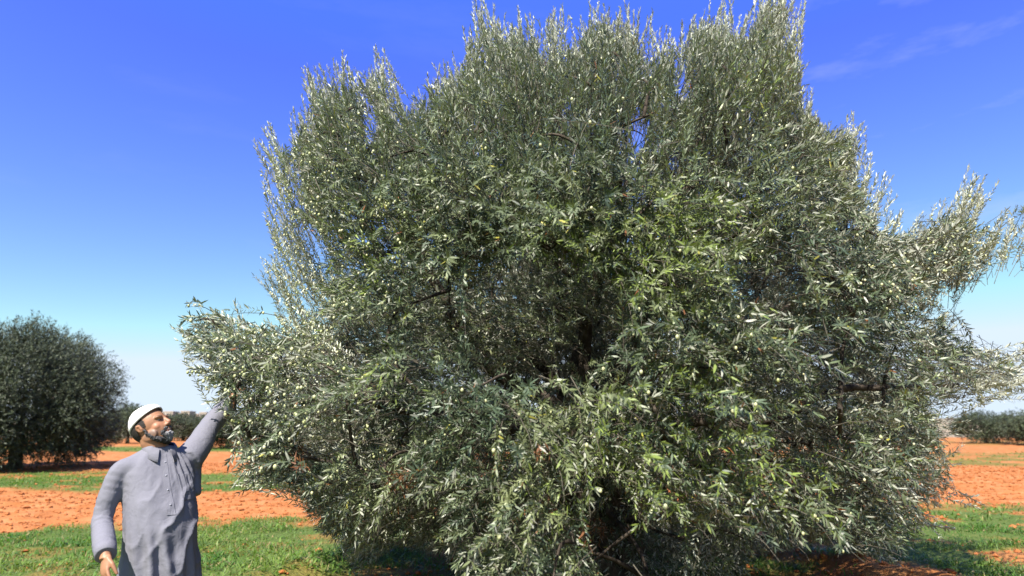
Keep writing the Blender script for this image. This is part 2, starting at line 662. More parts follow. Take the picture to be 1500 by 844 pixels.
rng = np.random.default_rng(21)
NC = 90000
u, v = rng.uniform(255, 1530, NC), rng.uniform(-60, 980, NC)
ok = inside_poly(u, v)
u, v = u[ok], v[ok]
e = edge_dist(u, v)
keep = e > 14
u, v, e = u[keep], v[keep], e[keep]
half = 2.95 * np.sqrt(1 - (1 - np.minimum(e / 340, 1)) ** 2)
q = rng.random(len(u))
D0 = axis_depth(u, v)
front = D0 - half + np.abs(rng.normal(0, .28, len(u)))
inner = D0 + half * rng.uniform(-.6, .5, len(u))
back = D0 + half * .95 - np.abs(rng.normal(0, .3, len(u)))
yy = np.where(q < .56, front, np.where(q < .70, inner, back))
hol = in_ell(u, v, HOLLOWS, 1.0)
yy = np.where(hol & (yy < D0), D0 + half * rng.uniform(-.3, .9, len(u)), yy)
P = at_many(u, v, yy)
acc_p = (yy / 9.0) ** 2 * np.where(hol, 1.35, 1)
ok = (P[:, 2] > .45) & (rng.random(len(u)) < acc_p * (1 - .6 * ((u < 445) & (v > 500)))) & ~in_ell(u, v, GAPS, 1.15)
u, v, e, P = u[ok], v[ok], e[ok], P[ok]
# Poisson-like thinning
sel = []
for i_ in range(len(P)):
    if len(sel) > 1000:
        break
    if sel:
        dd = np.linalg.norm(P[sel] - P[i_], axis=1).min()
        if dd < .24:
            continue
    sel.append(i_)
C = P[sel]
# sprays of the low left branch round the man's hand; plus clumps added to shade the hollow and fill gaps behind
EX = np.array([at(uu, vv, dd) for uu, vv, dd in [(352, 566, 4.15), (372, 590, 4.05), (350, 610, 4.2), (385, 560, 4.3), (365, 640, 4.2), 
                                                 (345, 535, 4.35), (420, 690, 4.5), (310, 500, 4.6), (285, 470, 4.7), (300, 530, 4.6), (330, 480, 4.7), (338, 592, 4.15), (345, 580, 4.2), (336, 615, 4.2), (350, 630, 4.1)] + [(660 + 34 * k, 352 + 9 * (k % 3), 3.75 + .12 * abs(k - 3.5)) for k in range(8)] + [(690 + 40 * k, 318, 3.9) for k in range(6)] + [(690, 590, 8.0), (735, 578, 8.4), (780, 562, 8.2), (815, 585, 8.3), (610, 575, 7.6), (570, 590, 7.3), (655, 600, 7.9), (760, 600, 7.8), (850, 560, 8.4)]])
C = np.concatenate([C, EX])
e = np.concatenate([e, np.full(len(EX), 30)])
sel = sel + list(range(len(e) - len(EX), len(e)))
CE = e[sel]
print('clumps', len(C))

# shoots
per = 34
cb = np.repeat(C, per, 0)
ci = np.repeat(np.arange(len(C)), per)
ns_ = len(cb)
axisP = np.stack([np.full(ns_, TX), np.full(ns_, TY), .7 + .55 * np.clip(cb[:, 2], 0, 5)], 1)
out = norm(cb - axisP)
base = cb + rng.normal(0, .2, (ns_, 3)) - out * .1
z = base[:, 2]
up = .15 + 1.9 * sstep(z, 2.4, 5.4)
cdir = rng.normal(0, .35, (len(C), 3))[ci]
dirs = norm(out * .85 + np.stack([0 * up, 0 * up, up], 1) + cdir + rng.normal(0, .42, (ns_, 3)))
L = rng.uniform(.2, .46, ns_) * (1 + .55 * sstep(z, 3.8, 5.5))
bz = -.42 + .55 * sstep(z, 1.8, 4.2)
bend = np.stack([rng.normal(0, .12, ns_), rng.normal(0, .12, ns_), bz + rng.normal(0, .12, ns_)], 1)


emarg = (ci < len(C) - len(EX)) * 22 + (ci < len(C) - len(EX)) * 95 * np.clip(fbm(project(base)[0] * .022, project(base)[1] * .022, 2) + .12, 0, 1) + rng.uniform(-6, 14, ns_)


def ok_tip(L):
    tip = base + dirs * L[:, None] + bend * L[:, None]
    tu, tv = project(tip)
    mid = base + dirs * (.55 * L)[:, None]
    mu, mv = project(mid)
    return (inside_poly(tu, tv) & (edge_dist(tu, tv) > emarg * sstep(tip[:, 2], .9, 1.9))) & ~in_ell(mu, mv, GAPS) & ~in_ell(tu, tv, GAPS) & inside_poly(*project(base - dirs * .1)) & (tip[:, 2] > .12) & (tip[:, 1] > 2.3) & ~(in_ell(*project(base), HOLLOWS, .9) & (base[:, 1] < TY - .95)) & ~(in_ell(tu, tv, HOLLOWS, .92) & (tip[:, 1] < TY - .95)) & ~(in_ell(mu, mv, HOLLOWS, .92) & (mid[:, 1] < TY - .95))


o1 = ok_tip(L)
L = np.where(o1, L, L * .55)
good = ok_tip(L) & (edge_dist(*project(base)) + 60 * inside_poly(*project(base)) > 8)
cu, cv = project(C)
good &= rng.random(ns_) > np.where((cu < 450) & (cv > 400), .45, np.where(cu > 1340, .25, 0))[ci]
base, dirs, L, bend, ci = base[good], dirs[good], L[good], bend[good], ci[good]
# long leading shoots that make the feathery outline
lead_b, lead_d, lead_L, lead_v = [], [], [], []
for k in range(len(POLY) - 1):
    a_, b_ = POLY[k], POLY[k + 1]
    if max(a_[1], b_[1]) > 860 or (a_[0] > 400 and b_[0] > 400 and b_[0] < 1330 and max(a_[1], b_[1]) > 700) or (max(a_[0], b_[0]) > 1410 and 330 < max(a_[1], b_[1]) < 545):
        continue
    seg = b_ - a_
    ln_s = np.hypot(*seg)
    nrm2 = np.array([-seg[1], seg[0]]) / ln_s           # inward
    for q in range(max(1, int(ln_s / 3.2))):
        t = rng.random()
        lowe = float(sstep(.5 * (a_[1] + b_[1]), 380., 560.))
        if lowe > .5 and rng.random() < .35:
            continue
        inward = 30 * rng.random() ** 1.3 + 130 * max(0, fbm(np.array([(a_[0] + seg[0] * t) * .03]), np.array([(a_[1] + seg[1] * t) * .03]), 2)[0] + .05)
        px_ = a_ + seg * t + nrm2 * inward
        if not inside_poly(px_[:1], px_[1:])[0]:
            px_ = a_ + seg * t - nrm2 * inward
        yd = float(axis_depth(px_[:1], px_[1:])[0]) + rng.normal(-.1, .45)
        tp = at(px_[0], px_[1], yd)
        o2 = norm(tp - np.array([TX, TY, 1.6]))
        dr = norm(o2 * (.7 + .3 * lowe) + np.array([0, 0, .75 - .7 * lowe]) + rng.normal(0, .16 + .14 * lowe, 3))
        Ls = rng.uniform(.4, .95)
        if lowe > .5 and px_[0] > 1000 and rng.random() < .4:
            Ls *= 1.3
            tp = tp + dr * .35
        elif not inside_poly(px_[:1], px_[1:])[0]:
            continue
        bu, bv = project((tp - dr * (Ls + .1))[None])
        if not inside_poly(bu, bv)[0] or edge_dist(bu, bv)[0] < 5:
            continue
        lead_b.append(tp - dr * Ls), lead_d.append(dr), lead_L.append(Ls)
lead_b, lead_d, lead_L = np.array(lead_b), np.array(lead_d), np.array(lead_L)
kl = len(lead_L)
near_c = np.array([np.argmin(np.linalg.norm(C - p_, axis=1)) for p_ in lead_b])
base, dirs, L = np.concatenate([base, lead_b]), np.concatenate([dirs, lead_d]), np.concatenate([L, lead_L])
bend = np.concatenate([bend, np.stack([rng.normal(0, .06, kl), rng.normal(0, .06, kl), rng.normal(.03, .06, kl)], 1)])
ci = np.concatenate([ci, near_c])
print('shoots', len(L))
B, d, n, ln, ids, s = shoots_to_leaves(base, dirs, L, bend, .0178, rng, .0505, ups=.4, openf=1 - .42 * sstep(base[:, 2] + .3 * dirs[:, 2], 2.6, 5.2), nj=.42)
nl = len(B)
print('leaves', nl)
Wd = ln * rng.uniform(.155, .22, nl)
curl = rng.normal(.1, .16, nl)
# colour of the upper face
lu, lv = project(B)
grp = rng.normal(0, 1, len(C))[ci][ids]
sh = rng.normal(0, 1, len(L))[ids]
val = np.clip(1 + .24 * grp + .18 * sh + .22 * rng.normal(0, 1, nl), .45, 1.9)
colr = np.array([.086, .110, .060])[None] * val[:, None]
colr = colr * (1 + np.stack([.10 * grp, .03 * grp, -.05 * grp], 1))
YEL = [(960, 390, 90, 60), (1060, 360, 60, 70), (1110, 110, 50, 60), (1060, 650, 130, 70), (1140, 700, 100, 60), (940, 740, 110, 60),
       (1000, 320, 70, 50), (560, 560, 40, 40), (1010, 560, 60, 40), (900, 660, 60, 60), (520, 380, 60, 60), (830, 370, 50, 50)]
for cx, cy, rx, ry in YEL:
    w_ = np.exp(-(((lu - cx) / rx) ** 2 + ((lv - cy) / ry) ** 2)) * (B[:, 1] < 5.5)
    pick = (rng.random(nl) < w_ * .42)
    colr[pick] = np.array([.145, .190, .046]) * rng.uniform(.6, 1.3, (pick.sum(), 1))
young = (ids >= len(L) - kl)
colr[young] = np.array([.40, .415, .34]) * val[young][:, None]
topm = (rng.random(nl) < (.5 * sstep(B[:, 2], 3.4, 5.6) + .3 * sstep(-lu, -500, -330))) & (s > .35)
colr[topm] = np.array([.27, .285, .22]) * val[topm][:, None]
rare = rng.random(nl) < .006
colr[rare] = np.array([.32, .30, .06]) * rng.uniform(.5, 1.1, (rare.sum(), 1))
dead = rng.random(nl) < .004
colr[dead] = np.array([.19, .08, .03]) * rng.uniform(.5, 1.2, (dead.sum(), 1))
# a withered sprig or two
for cx, cy, rr_ in [(445, 672, 18), (590, 700, 22), (705, 684, 14), (795, 660, 14), (870, 780, 26)]:
    pick = (np.hypot(lu - cx, lv - cy) < rr_) & (rng.random(nl) < .6)
    colr[pick] = np.array([.17, .075, .034]) * rng.uniform(.5, 1.3, (pick.sum(), 1))
V1, Q1, T1 = leaf_mesh_arrays(B, d, n, ln, Wd, curl)
V2, Q2 = twig_arrays(base - dirs * .1, dirs, L + .1, bend, .0032)
col = np.concatenate([np.repeat(colr, 6, 0), np.full((len(V2), 3), .2)])
Vall = np.concatenate([V1, V2])
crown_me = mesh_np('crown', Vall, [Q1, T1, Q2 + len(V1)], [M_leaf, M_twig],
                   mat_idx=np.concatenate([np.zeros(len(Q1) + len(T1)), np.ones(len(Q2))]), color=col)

tree = empty('olive_tree', (TX, TY, 0), 'huge old olive tree in the foreground filling the picture, heavy with pale green olives', 'tree')
link('crown', crown_me, tree)

# trunk
acc = Acc()
th = np.arange(28) * 2 * np.pi / 28
rings = []
for k, z_ in enumerate(np.linspace(-.15, 1.25, 16)):
    rr_ = .42 - .1 * sstep(z_, 0, .7) + .22 * (1 - sstep(z_, -.1, .3)) + .10 * sstep(z_, .8, 1.25)
    rad = rr_ * (1 + .16 * np.sin(3 * th + z_ * 2.2) + .09 * np.sin(7 * th - z_ * 3) + .05 * rng.normal(0, 1, 28))
    cx_, cy_ = TX + .06 * math.sin(z_ * 3), TY + .05 * z_
    rings.append(np.stack([cx_ + np.cos(th) * rad, cy_ + np.sin(th) * rad, np.full(28, z_) + .04 * rng.normal(0, 1, 28)], 1))
ring_loft(acc, rings)
link('trunk', acc.mesh('trunk', M_bark), tree)

# limbs: control points (photo column, row, depth) of the heavy wood
base_pt = np.array([TX, TY, 1.0])
LIMBS = [[at(820, 600, 6.3), at(700, 520, 6.2), at(640, 440, 6.1), at(600, 330, 6.0), at(560, 230, 6.1)],
         [at(830, 640, 6.0), at(640, 610, 5.6), at(520, 575, 5.2), at(410, 540, 5.0), at(330, 510, 4.9)],
         [at(860, 560, 6.3), at(850, 420, 7.4), at(820, 260, 7.2), at(790, 120, 6.2)],
         [at(900, 580, 6.2), at(960, 430, 6.0), at(1020, 260, 5.9), at(1060, 100, 6.1)],
         [at(940, 600, 6.3), at(1080, 500, 6.2), at(1220, 410, 6.2), at(1360, 360, 6.3)],
         [at(930, 640, 6.1), at(1080, 600, 5.6), at(1230, 570, 5.7), at(1400, 550, 6.1)],
         [at(880, 660, 5.6), at(930, 600, 4.7), at(980, 560, 4.0)],
         [at(800, 660, 5.6), at(720, 620, 4.8), at(690, 600, 4.1)],
         [at(890, 560, 7.0), at(960, 470, 7.8), at(1000, 380, 8.4)],
         [at(820, 560, 7.0), at(700, 470, 7.8), at(620, 400, 8.2)],
         [at(860, 480, 6.0), at(900, 330, 5.4), at(910, 260, 5.0)]]
limb_pts, limb_id, limb_acc = [], [], []
for li, lm in enumerate(LIMBS):
    cpts = [base_pt + (lm[0] - base_pt) * .12 * np.array([1, 1, 0])] + [p + rng.normal(0, .05, 3) for p in lm]
    path = catmull(cpts, 7)
    path = path + rng.normal(0, .012, path.shape)
    rad = np.linspace((.07 if li in (1, 4, 5) else .095) if li < 6 else .08, .02, len(path))
    a_ = Acc()
    tube(a_, path, rad, 10, .18)
    limb_acc.append(a_)
    limb_pts.append(path)
    limb_id += [li] * len(path)
nodes = np.concatenate(limb_pts)
nid = np.array(limb_id)
order = np.argsort(np.linalg.norm(C - base_pt, axis=1))
nodes_l, nid_l, rad_l = list(nodes), list(nid), [.03] * len(nodes)
for c_i in order:
    if CE[c_i] < 62 and c_i < len(C) - len(EX):
        continue
    c = C[c_i]
    NN = np.array(nodes_l)
    dv = c - NN
    dist = np.linalg.norm(dv, axis=1)
    # prefer joining from the trunk side
    outw = norm(c - np.array([TX, TY, 1.2]))
    cosb = (dv * outw).sum(1) / np.maximum(dist, 1e-6)
    cost = dist * (1.6 - .6 * cosb)
    j_ = int(np.argmin(cost))
    p0 = NN[j_]
    mid = (p0 + c) / 2 + rng.normal(0, .05, 3) * min(1, dist[j_]) + np.array([0, 0, .05])
    path = catmull([p0, mid, c], 4)
    r0 = min(.028, .010 + .012 * dist[j_])
    tube(limb_acc[nid_l[j_]], path, np.linspace(r0, .005, len(path)), 5)
    for p_ in path[3:]:
        nodes_l.append(p_)
        nid_l.append(nid_l[j_])
for a_ in limb_acc:
    link('limb', a_.mesh('limb', M_bark), tree)

# olives: hang a little under the leaf nodes
dens = .005 + .13 * np.exp(-(((lu - 380) / 110) ** 2 + ((lv - 560) / 130) ** 2)) + .07 * np.exp(-(((lu - 470) / 120) ** 2 + ((lv - 330) / 130) ** 2)) \
    + .018 * np.exp(-(((lu - 1060) / 180) ** 2 + ((lv - 640) / 130) ** 2)) + .06 * np.exp(-(((lu - 1400) / 120) ** 2 + ((lv - 370) / 80) ** 2)) \
    + .018 * np.exp(-(((lu - 520) / 60) ** 2 + ((lv - 690) / 90) ** 2)) + .008 * np.exp(-(((lu - 1180) / 130) ** 2 + ((lv - 330) / 120) ** 2))
vis_front = B[:, 1] < (axis_depth(lu, lv) + .3)
pick = np.where((rng.random(nl) < dens * .8) & vis_front)[0]
op = B[pick] + np.stack([rng.normal(0, .012, len(pick)), rng.normal(0, .012, len(pick)) - .012, -rng.uniform(.01, .03, len(pick))], 1)
print('olives', len(op))
bpy.ops.mesh.primitive_ico_sphere_add(subdivisions=2, radius=1)
ico = bpy.context.object
iV = np.array([tuple(v_.co) for v_ in ico.data.vertices])
iF = np.array([list(p_.vertices) for p_ in ico.data.polygons])
bpy.data.objects.remove(ico)
dist = np.linalg.norm(op - np.array([0, 0, CZ]), axis=1)
ou, ov = project(op)
vis = (ou > 0) & (ou < 1500) & (ov > 0) & (ov < 844)
rank = np.argsort(np.where(vis, dist, 99))
sc = rng.uniform(.0066, .0100, len(op))
first = None
for q_, k in enumerate(rank[:100]):
    if first is None:
        me = mesh_np('olive', iV * np.array([.0095, .0095, .0125]), [iF], M_olive, smooth=True)
        first = link('olive', me, tree, loc=Vector(op[k] - np.array([TX, TY, 0])))
    else:
        o = first.copy()
        o.location = Vector(op[k] - np.array([TX, TY, 0]))
        o.parent = tree
        COL.objects.link(o)
        first_s = float(sc[k] / .0095)
        o.scale = (first_s,) * 3
rest = rank[100:]
Vr = (op[rest][:, None, :] + iV[None] * (sc[rest][:, None, None] * np.array([1, 1, 1.3]))).reshape(-1, 3)
Fr = (np.arange(len(rest))[:, None, None] * len(iV) + iF[None]).reshape(-1, 3)
ol = link('olives', mesh_np('olives', Vr, [Fr], M_olive, smooth=True), tree)
ol['kind'] = 'stuff'


# ------------------------------------------------------------------ other olive trees
def orchard_tree_meshes(seed, rx, ry, h, clear, nleaf_shoots, leafL, bright=1.0):
    rg = np.random.default_rng(seed)
    # crown of lobes
    nlobe = 60
    th_ = rg.uniform(0, 2 * np.pi, nlobe)
    ph_ = np.arccos(rg.uniform(-.88, 1, nlobe))
    lob = np.stack([np.sin(ph_) * np.cos(th_) * rx, np.sin(ph_) * np.sin(th_) * ry, np.cos(ph_) * (h - clear) / 2], 1) * rg.uniform(.66, .84, (nlobe, 1))
    cen = np.array([0, 0, clear + (h - clear) / 2])
    ii = rg.integers(0, nlobe, nleaf_shoots)
    ofs = norm(rg.normal(0, 1, (nleaf_shoots, 3))) * (rg.random((nleaf_shoots, 1)) ** .4) * min(rx, h) * .3
    bs = lob[ii] + ofs
    keep_ = rg.random(nleaf_shoots) < .4 + 1.2 * np.clip(np.linalg.norm(bs / np.array([rx, ry, (h - clear) / 2]), axis=1), 0, 1) - .4
    bs, ofs = bs[keep_], ofs[keep_]
    di = norm(norm(bs) * .8 + norm(ofs) * .5 + np.array([0, 0, .45]) + rg.normal(0, .4, bs.shape))
    Ls = rg.uniform(.3, .6, len(bs)) * h / 6
    be = np.stack([rg.normal(0, .1, len(bs)), rg.normal(0, .1, len(bs)), rg.normal(-.15, .15, len(bs))], 1)
    bs = bs + cen
    B_, d_, n_, l_, id_, s_ = shoots_to_leaves(bs, di, Ls, be, leafL * .8, rg, leafL, ups=.4, jitter=.25)
    k = bright * np.clip(1 + .2 * rg.normal(0, 1, len(bs))[id_] + .25 * rg.normal(0, 1, len(B_)), .4, 2)
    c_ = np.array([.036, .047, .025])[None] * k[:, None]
    V_, Q_, T_ = leaf_mesh_arrays(B_, d_, n_, l_, l_ * .27, rg.normal(.05, .15, len(B_)))
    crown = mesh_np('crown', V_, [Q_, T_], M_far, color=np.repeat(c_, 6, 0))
    at1 = Acc()
    zt = clear + (h - clear) * .3
    tube(at1, [(0, 0, -.2), (.05, 0, .3), (0, .05, zt * .6), (.05, 0, zt)], [.5 * h / 7, .34 * h / 7, .28 * h / 7, .25 * h / 7], 12, .2)
    trunk = at1.mesh('trunk', M_bark)
    limbs = []
    for k_ in range(6):
        a2 = Acc()
        t_ = k_ * 1.05 + rg.uniform(0, .5)
        e_ = np.array([math.cos(t_) * rx * .6, math.sin(t_) * ry * .6, clear + (h - clear) * rg.uniform(.45, .8)])
        s0 = np.array([.03, 0, zt * .85])
        tube(a2, catmull([s0, s0 + (e_ - s0) * .5 + np.array([0, 0, -.2]) + rg.normal(0, .1, 3), e_], 5), np.linspace(.15, .04, 11) * h / 7, 7)
        limbs.append(a2.mesh('limb', M_bark))
    return crown, trunk, limbs


def plant_tree(meshes, x, y, rz, scale, label, group):
    o = empty('olive_tree', (x, y, float(ground_z(np.array([x]), np.array([y]))[0])), label, 'tree', group)
    o.rotation_euler = (0, 0, rz)
    o.scale = scale
    crown, trunk, limbs = meshes
    for nm, me in [('trunk', trunk), ('crown', crown)] + [('limb', l_) for l_ in limbs]:
        c_ = bpy.data.objects.new(nm, me)
        COL.objects.link(c_)
        c_.parent = o
    return o


GT = 'other olive trees of the grove'
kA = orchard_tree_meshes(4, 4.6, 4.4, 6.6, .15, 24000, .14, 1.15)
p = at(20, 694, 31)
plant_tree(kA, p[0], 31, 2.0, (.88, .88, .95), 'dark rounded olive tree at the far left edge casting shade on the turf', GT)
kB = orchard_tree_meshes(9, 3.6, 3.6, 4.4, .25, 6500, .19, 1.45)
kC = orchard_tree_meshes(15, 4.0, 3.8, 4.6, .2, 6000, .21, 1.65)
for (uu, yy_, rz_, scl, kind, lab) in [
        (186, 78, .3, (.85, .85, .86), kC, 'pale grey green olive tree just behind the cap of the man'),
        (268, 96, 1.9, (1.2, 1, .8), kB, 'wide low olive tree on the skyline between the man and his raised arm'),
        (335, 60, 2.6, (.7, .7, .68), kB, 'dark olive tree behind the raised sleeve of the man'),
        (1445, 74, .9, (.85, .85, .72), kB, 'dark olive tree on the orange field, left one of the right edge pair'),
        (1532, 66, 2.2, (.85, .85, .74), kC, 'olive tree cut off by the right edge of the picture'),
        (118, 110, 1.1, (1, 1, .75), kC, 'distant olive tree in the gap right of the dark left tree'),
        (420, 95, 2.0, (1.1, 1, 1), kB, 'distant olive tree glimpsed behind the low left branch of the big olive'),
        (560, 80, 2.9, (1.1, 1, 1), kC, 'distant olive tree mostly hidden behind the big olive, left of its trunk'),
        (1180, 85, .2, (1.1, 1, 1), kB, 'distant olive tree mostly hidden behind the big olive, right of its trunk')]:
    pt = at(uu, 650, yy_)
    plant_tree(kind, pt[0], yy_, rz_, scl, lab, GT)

# ------------------------------------------------------------------ far rise with houses
M_hill, nt, b = mat('dry_hill', rough=.95, spec=.1)
n = noise_node(nt, .05, 6)
r_ = ramp(nt, n.outputs['Fac'], [(.35, (.14, .135, .095)), (.55, (.25, .20, .14)), (.75, (.32, .25, .18))])
nt.links.new(r_.outputs['Color'], b.inputs['Base Color'])
hx = np.linspace(-420, 420, 120)
hy = np.linspace(250, 520, 30)
HX, HY = np.meshgrid(hx, hy)
t_ = np.sin(np.clip((HY - 250) / 200, 0, 1) * math.pi / 2) ** 1.4
HZt = t_ * (12.3 + 4.0 * fbm(HX * .012 + 2, HY * .004, 4) * 2) * np.exp(-((np.abs(HX) - 190) / 200) ** 4) + 1.1
HZt = HZt + fbm(HX * .05, HY * .05, 3) * 1.2
Vh = np.stack([HX.ravel(), HY.ravel(), HZt.ravel()], 1)
i, j = np.meshgrid(np.arange(29), np.arange(119), indexing='ij')
a = i * 120 + j
Qh = np.stack([a, a + 1, a + 121, a + 120], -1).reshape(-1, 4)
hl = link('hill', mesh_np('hill', Vh, [Qh], M_hill, smooth=True))
hl['kind'] = 'structure'


def hill_z(x, y):
    k = np.argmin((HX - x) ** 2 + (HY - y) ** 2)
    return HZt.ravel()[k]


M_wallA = mat('lime_wash', (.38, .32, .27), .9, .1)[0]
M_wallB = mat('pink_render', (.42, .30, .24), .9, .1)[0]
M_open = mat('dark_opening', (.05, .05, .06), .5, .3)[0]


def box(acc, x0, x1, y0, y1, z0, z1):
    V_ = np.array([(x, y, z) for z in (z0, z1) for y in (y0, y1) for x in (x0, x1)], float)
    acc.add(V_, [[0, 2, 3, 1], [4, 5, 7, 6], [0, 1, 5, 4], [2, 6, 7, 3], [0, 4, 6, 2], [1, 3, 7, 5]])


HOUSES = [(246, 430, 11, 6.0, 'A', 'pale flat roofed house on the far rise just right of the man'), (258, 436, 8, 4.5, 'B', 'pinkish low house on the far rise, second from the man'),
          (272, 428, 9, 6.5, 'A', 'tall pale house on the far rise below the raised forearm'), (284, 440, 10, 4.2, 'B', 'wide low pinkish house on the far rise near the raised sleeve'),
          (298, 432, 7, 5.0, 'A', 'small cream house on the far rise touching the raised sleeve'), (1406, 330, 9, 5.0, 'A', 'pale house beyond the field at the right side of the big olive')]
for hu, hyy, wd, hh, kk, lab in HOUSES:
    x_ = at(hu, 640, hyy)[0]
    z_ = hill_z(x_, hyy) - .8
    if kk == 'A' and hu > 1000:
        z_ = hill_z(x_, hyy) - .5
    wd *= .62
    hh *= .72
    h_ = empty('house', (x_, hyy, z_), lab, 'house', 'far houses on the rise')
    m_ = M_wallA if kk == 'A' else M_wallB
    a1 = Acc()
    box(a1, x_ - wd / 2, x_ + wd / 2, hyy - 4, hyy + 4, z_, z_ + hh)
    link('wall', a1.mesh('wall', m_, False), h_)
    a1 = Acc()
    box(a1, x_ - wd / 2 - .2, x_ + wd / 2 + .2, hyy - 4.2, hyy + 4.2, z_ + hh, z_ + hh + .5)
    link('roof', a1.mesh('roof', m_, False), h_)
    for q_ in range(3):
        a1 = Acc()
        xw = x_ - wd / 2 + wd * (q_ + .75) / 3.5
        box(a1, xw - .5, xw + .5, hyy - 4.06, hyy - 3.9, z_ + hh * .5, z_ + hh * .78)
        link('window', a1.mesh('window', M_open, False), h_)

# ------------------------------------------------------------------ grass and clods
rg = np.random.default_rng(77)


def scatter(n_, rmin, rmax, a0=-47, a1=47):
    rr_ = np.sqrt(rg.uniform(rmin ** 2, rmax ** 2, n_))
    aa = np.radians(rg.uniform(a0, a1, n_))
    return rr_ * np.sin(aa), rr_ * np.cos(aa)


VV, QQ, TT, CC, nv = [], [], [], [], 0
for n_, r0, r1, hgt, wid in [(150000, 2.5, 15, .075, .009), (70000, 15, 34, .085, .02), (30000, 34, 70, .1, .05)]:
    gx, gy = scatter(n_, r0, r1)
    ga = grass_amount(gx, gy)
    tuft = sstep(fbm(gx * 1.5 + 80, gy * 1.5, 4), -.16, .1)
    k_ = rg.random(n_) < ga * (.25 + .75 * tuft)
    gx, gy, tuft = gx[k_], gy[k_], tuft[k_]
    m_ = len(gx)
    Bp = np.stack([gx, gy, ground_z(gx, gy) - .005], 1)
    broad = rg.random(m_) < .35
    lean = np.where(broad, rg.uniform(.7, 1.6, m_), rg.uniform(.15, .9, m_))
    th_ = rg.uniform(0, 6.283, m_)
    dd_ = norm(np.stack([np.cos(th_) * lean, np.sin(th_) * lean, np.ones(m_)], 1))
    nn_ = np.stack([-np.cos(th_), -np.sin(th_), lean], 1)
    nn_ = norm(nn_ - dd_ * (nn_ * dd_).sum(1, keepdims=True))
    ll_ = hgt * rg.uniform(.5, 1.5, m_) * (.6 + .7 * tuft)
    ww_ = np.where(broad, wid * 2.8, wid) * rg.uniform(.7, 1.3, m_)
    ll_ = np.where(broad, ll_ * .75, ll_)
    Bp[:, 2] += np.where(broad, rg.uniform(0, .05, m_) * tuft, 0)
    V_, Q_, T_ = leaf_mesh_arrays(Bp, dd_, nn_, ll_, ww_, rg.uniform(.1, .5, m_))
    hue = np.clip(fbm(gx * .7, gy * .7 + 60, 3) * 2.2 + .5 + rg.normal(0, .2, m_), 0, 1)[:, None]
    c_ = (np.array([[.056, .128, .017]]) * (1 - hue) + np.array([[.125, .185, .037]]) * hue) * rg.uniform(.7, 1.35, (m_, 1))
    dry = rg.random(m_) < .11
    c_[dry] = np.array([.25, .20, .085])
    VV.append(V_); QQ.append(Q_ + nv); TT.append(T_ + nv); CC.append(np.repeat(c_, 6, 0)); nv += len(V_)
gr = link('grass', mesh_np('grass', np.concatenate(VV), [np.concatenate(QQ), np.concatenate(TT)], M_grass, color=np.concatenate(CC)))
gr['kind'] = 'stuff'
gr['label'] = 'fresh green grass and weeds in strips across the orange soil'

cx_, cy_ = scatter(40000, 5, 40)
k_ = rg.random(len(cx_)) > grass_amount(cx_, cy_) * .93
cx_, cy_ = cx_[k_], cy_[k_]
m_ = len(cx_)
cs = rg.gamma(1.6, .008, m_) + .006
cs = np.minimum(cs, .06) * (1 + cy_ / 60)
i0 = (iV if False else None)
oct_V = np.array([(1, 0, 0), (0, 1, 0), (-1, 0, 0), (0, -1, 0), (0, 0, 1), (0, 0, -1), (.6, .6, .5), (-.6, .6, .5), (-.6, -.6, .5), (.6, -.6, .5)], float)
oct_F = np.array([(0, 6, 9), (9, 4, 6), (1, 7, 6), (6, 4, 7), (2, 8, 7), (7, 4, 8), (3, 9, 8), (8, 4, 9), (0, 1, 6), (1, 2, 7), (2, 3, 8), (3, 0, 9), (1, 0, 5), (2, 1, 5), (3, 2, 5), (0, 3, 5)])
jit = 1 + rg.normal(0, .22, (m_, 10, 3))
ro = rg.uniform(0, 6.28, m_)
cV = oct_V[None] * jit * (cs[:, None, None] * np.array([1, 1, .75]))
cr_, sr_ = np.cos(ro)[:, None], np.sin(ro)[:, None]
cV = np.stack([cV[..., 0] * cr_ - cV[..., 1] * sr_, cV[..., 0] * sr_ + cV[..., 1] * cr_, cV[..., 2]], -1)
cV = cV + np.stack([cx_, cy_, ground_z(cx_, cy_) + cs * .2], 1)[:, None]
cl = link('soil_clods', mesh_np('soil_clods', cV.reshape(-1, 3), [(np.arange(m_)[:, None, None] * 10 + oct_F[None]).reshape(-1, 3)], M_clod, smooth=False))
cl['kind'] = 'stuff'
cl['label'] = 'crumbly orange clods of ploughed soil'

# ------------------------------------------------------------------ the man
MX, MY = -1.87, 3.87
man = empty('person', (MX, MY, 0), 'bearded man in grey robe and white skullcap, raising an arm to the big olive tree', 'person')
TF = norm(np.array([.70, -.71, 0.]))           # where the chest faces
TL = np.array([-TF[1], TF[0], 0.])             # his left
UPZ = np.array([0, 0, 1.])
th = np.arange(36) * 2 * np.pi / 36


def body_ring(c, hw, hd, sq=2.2, tilt=0):
    cs_, sn_ = np.cos(th), np.sin(th)
    a_ = np.sign(cs_) * np.abs(cs_) ** (2 / sq)
    b_ = np.sign(sn_) * np.abs(sn_) ** (2 / sq)
    return np.asarray(c) + (a_ * hw)[:, None] * TL + (b_ * hd)[:, None] * TF + (a_ * hw * tilt)[:, None] * UPZ


def ctr(z):
    x = np.interp(z, [0, .785, 1.05, 1.3, 1.45, 1.6], [-1.87, -1.925, -1.955, -2.0, -2.005, -2.0])
    y = np.interp(z, [0, .785, 1.05, 1.3, 1.45, 1.6], [3.87, 3.885, 3.89, 3.905, 3.91, 3.9])
    return np.array([x, y, z])


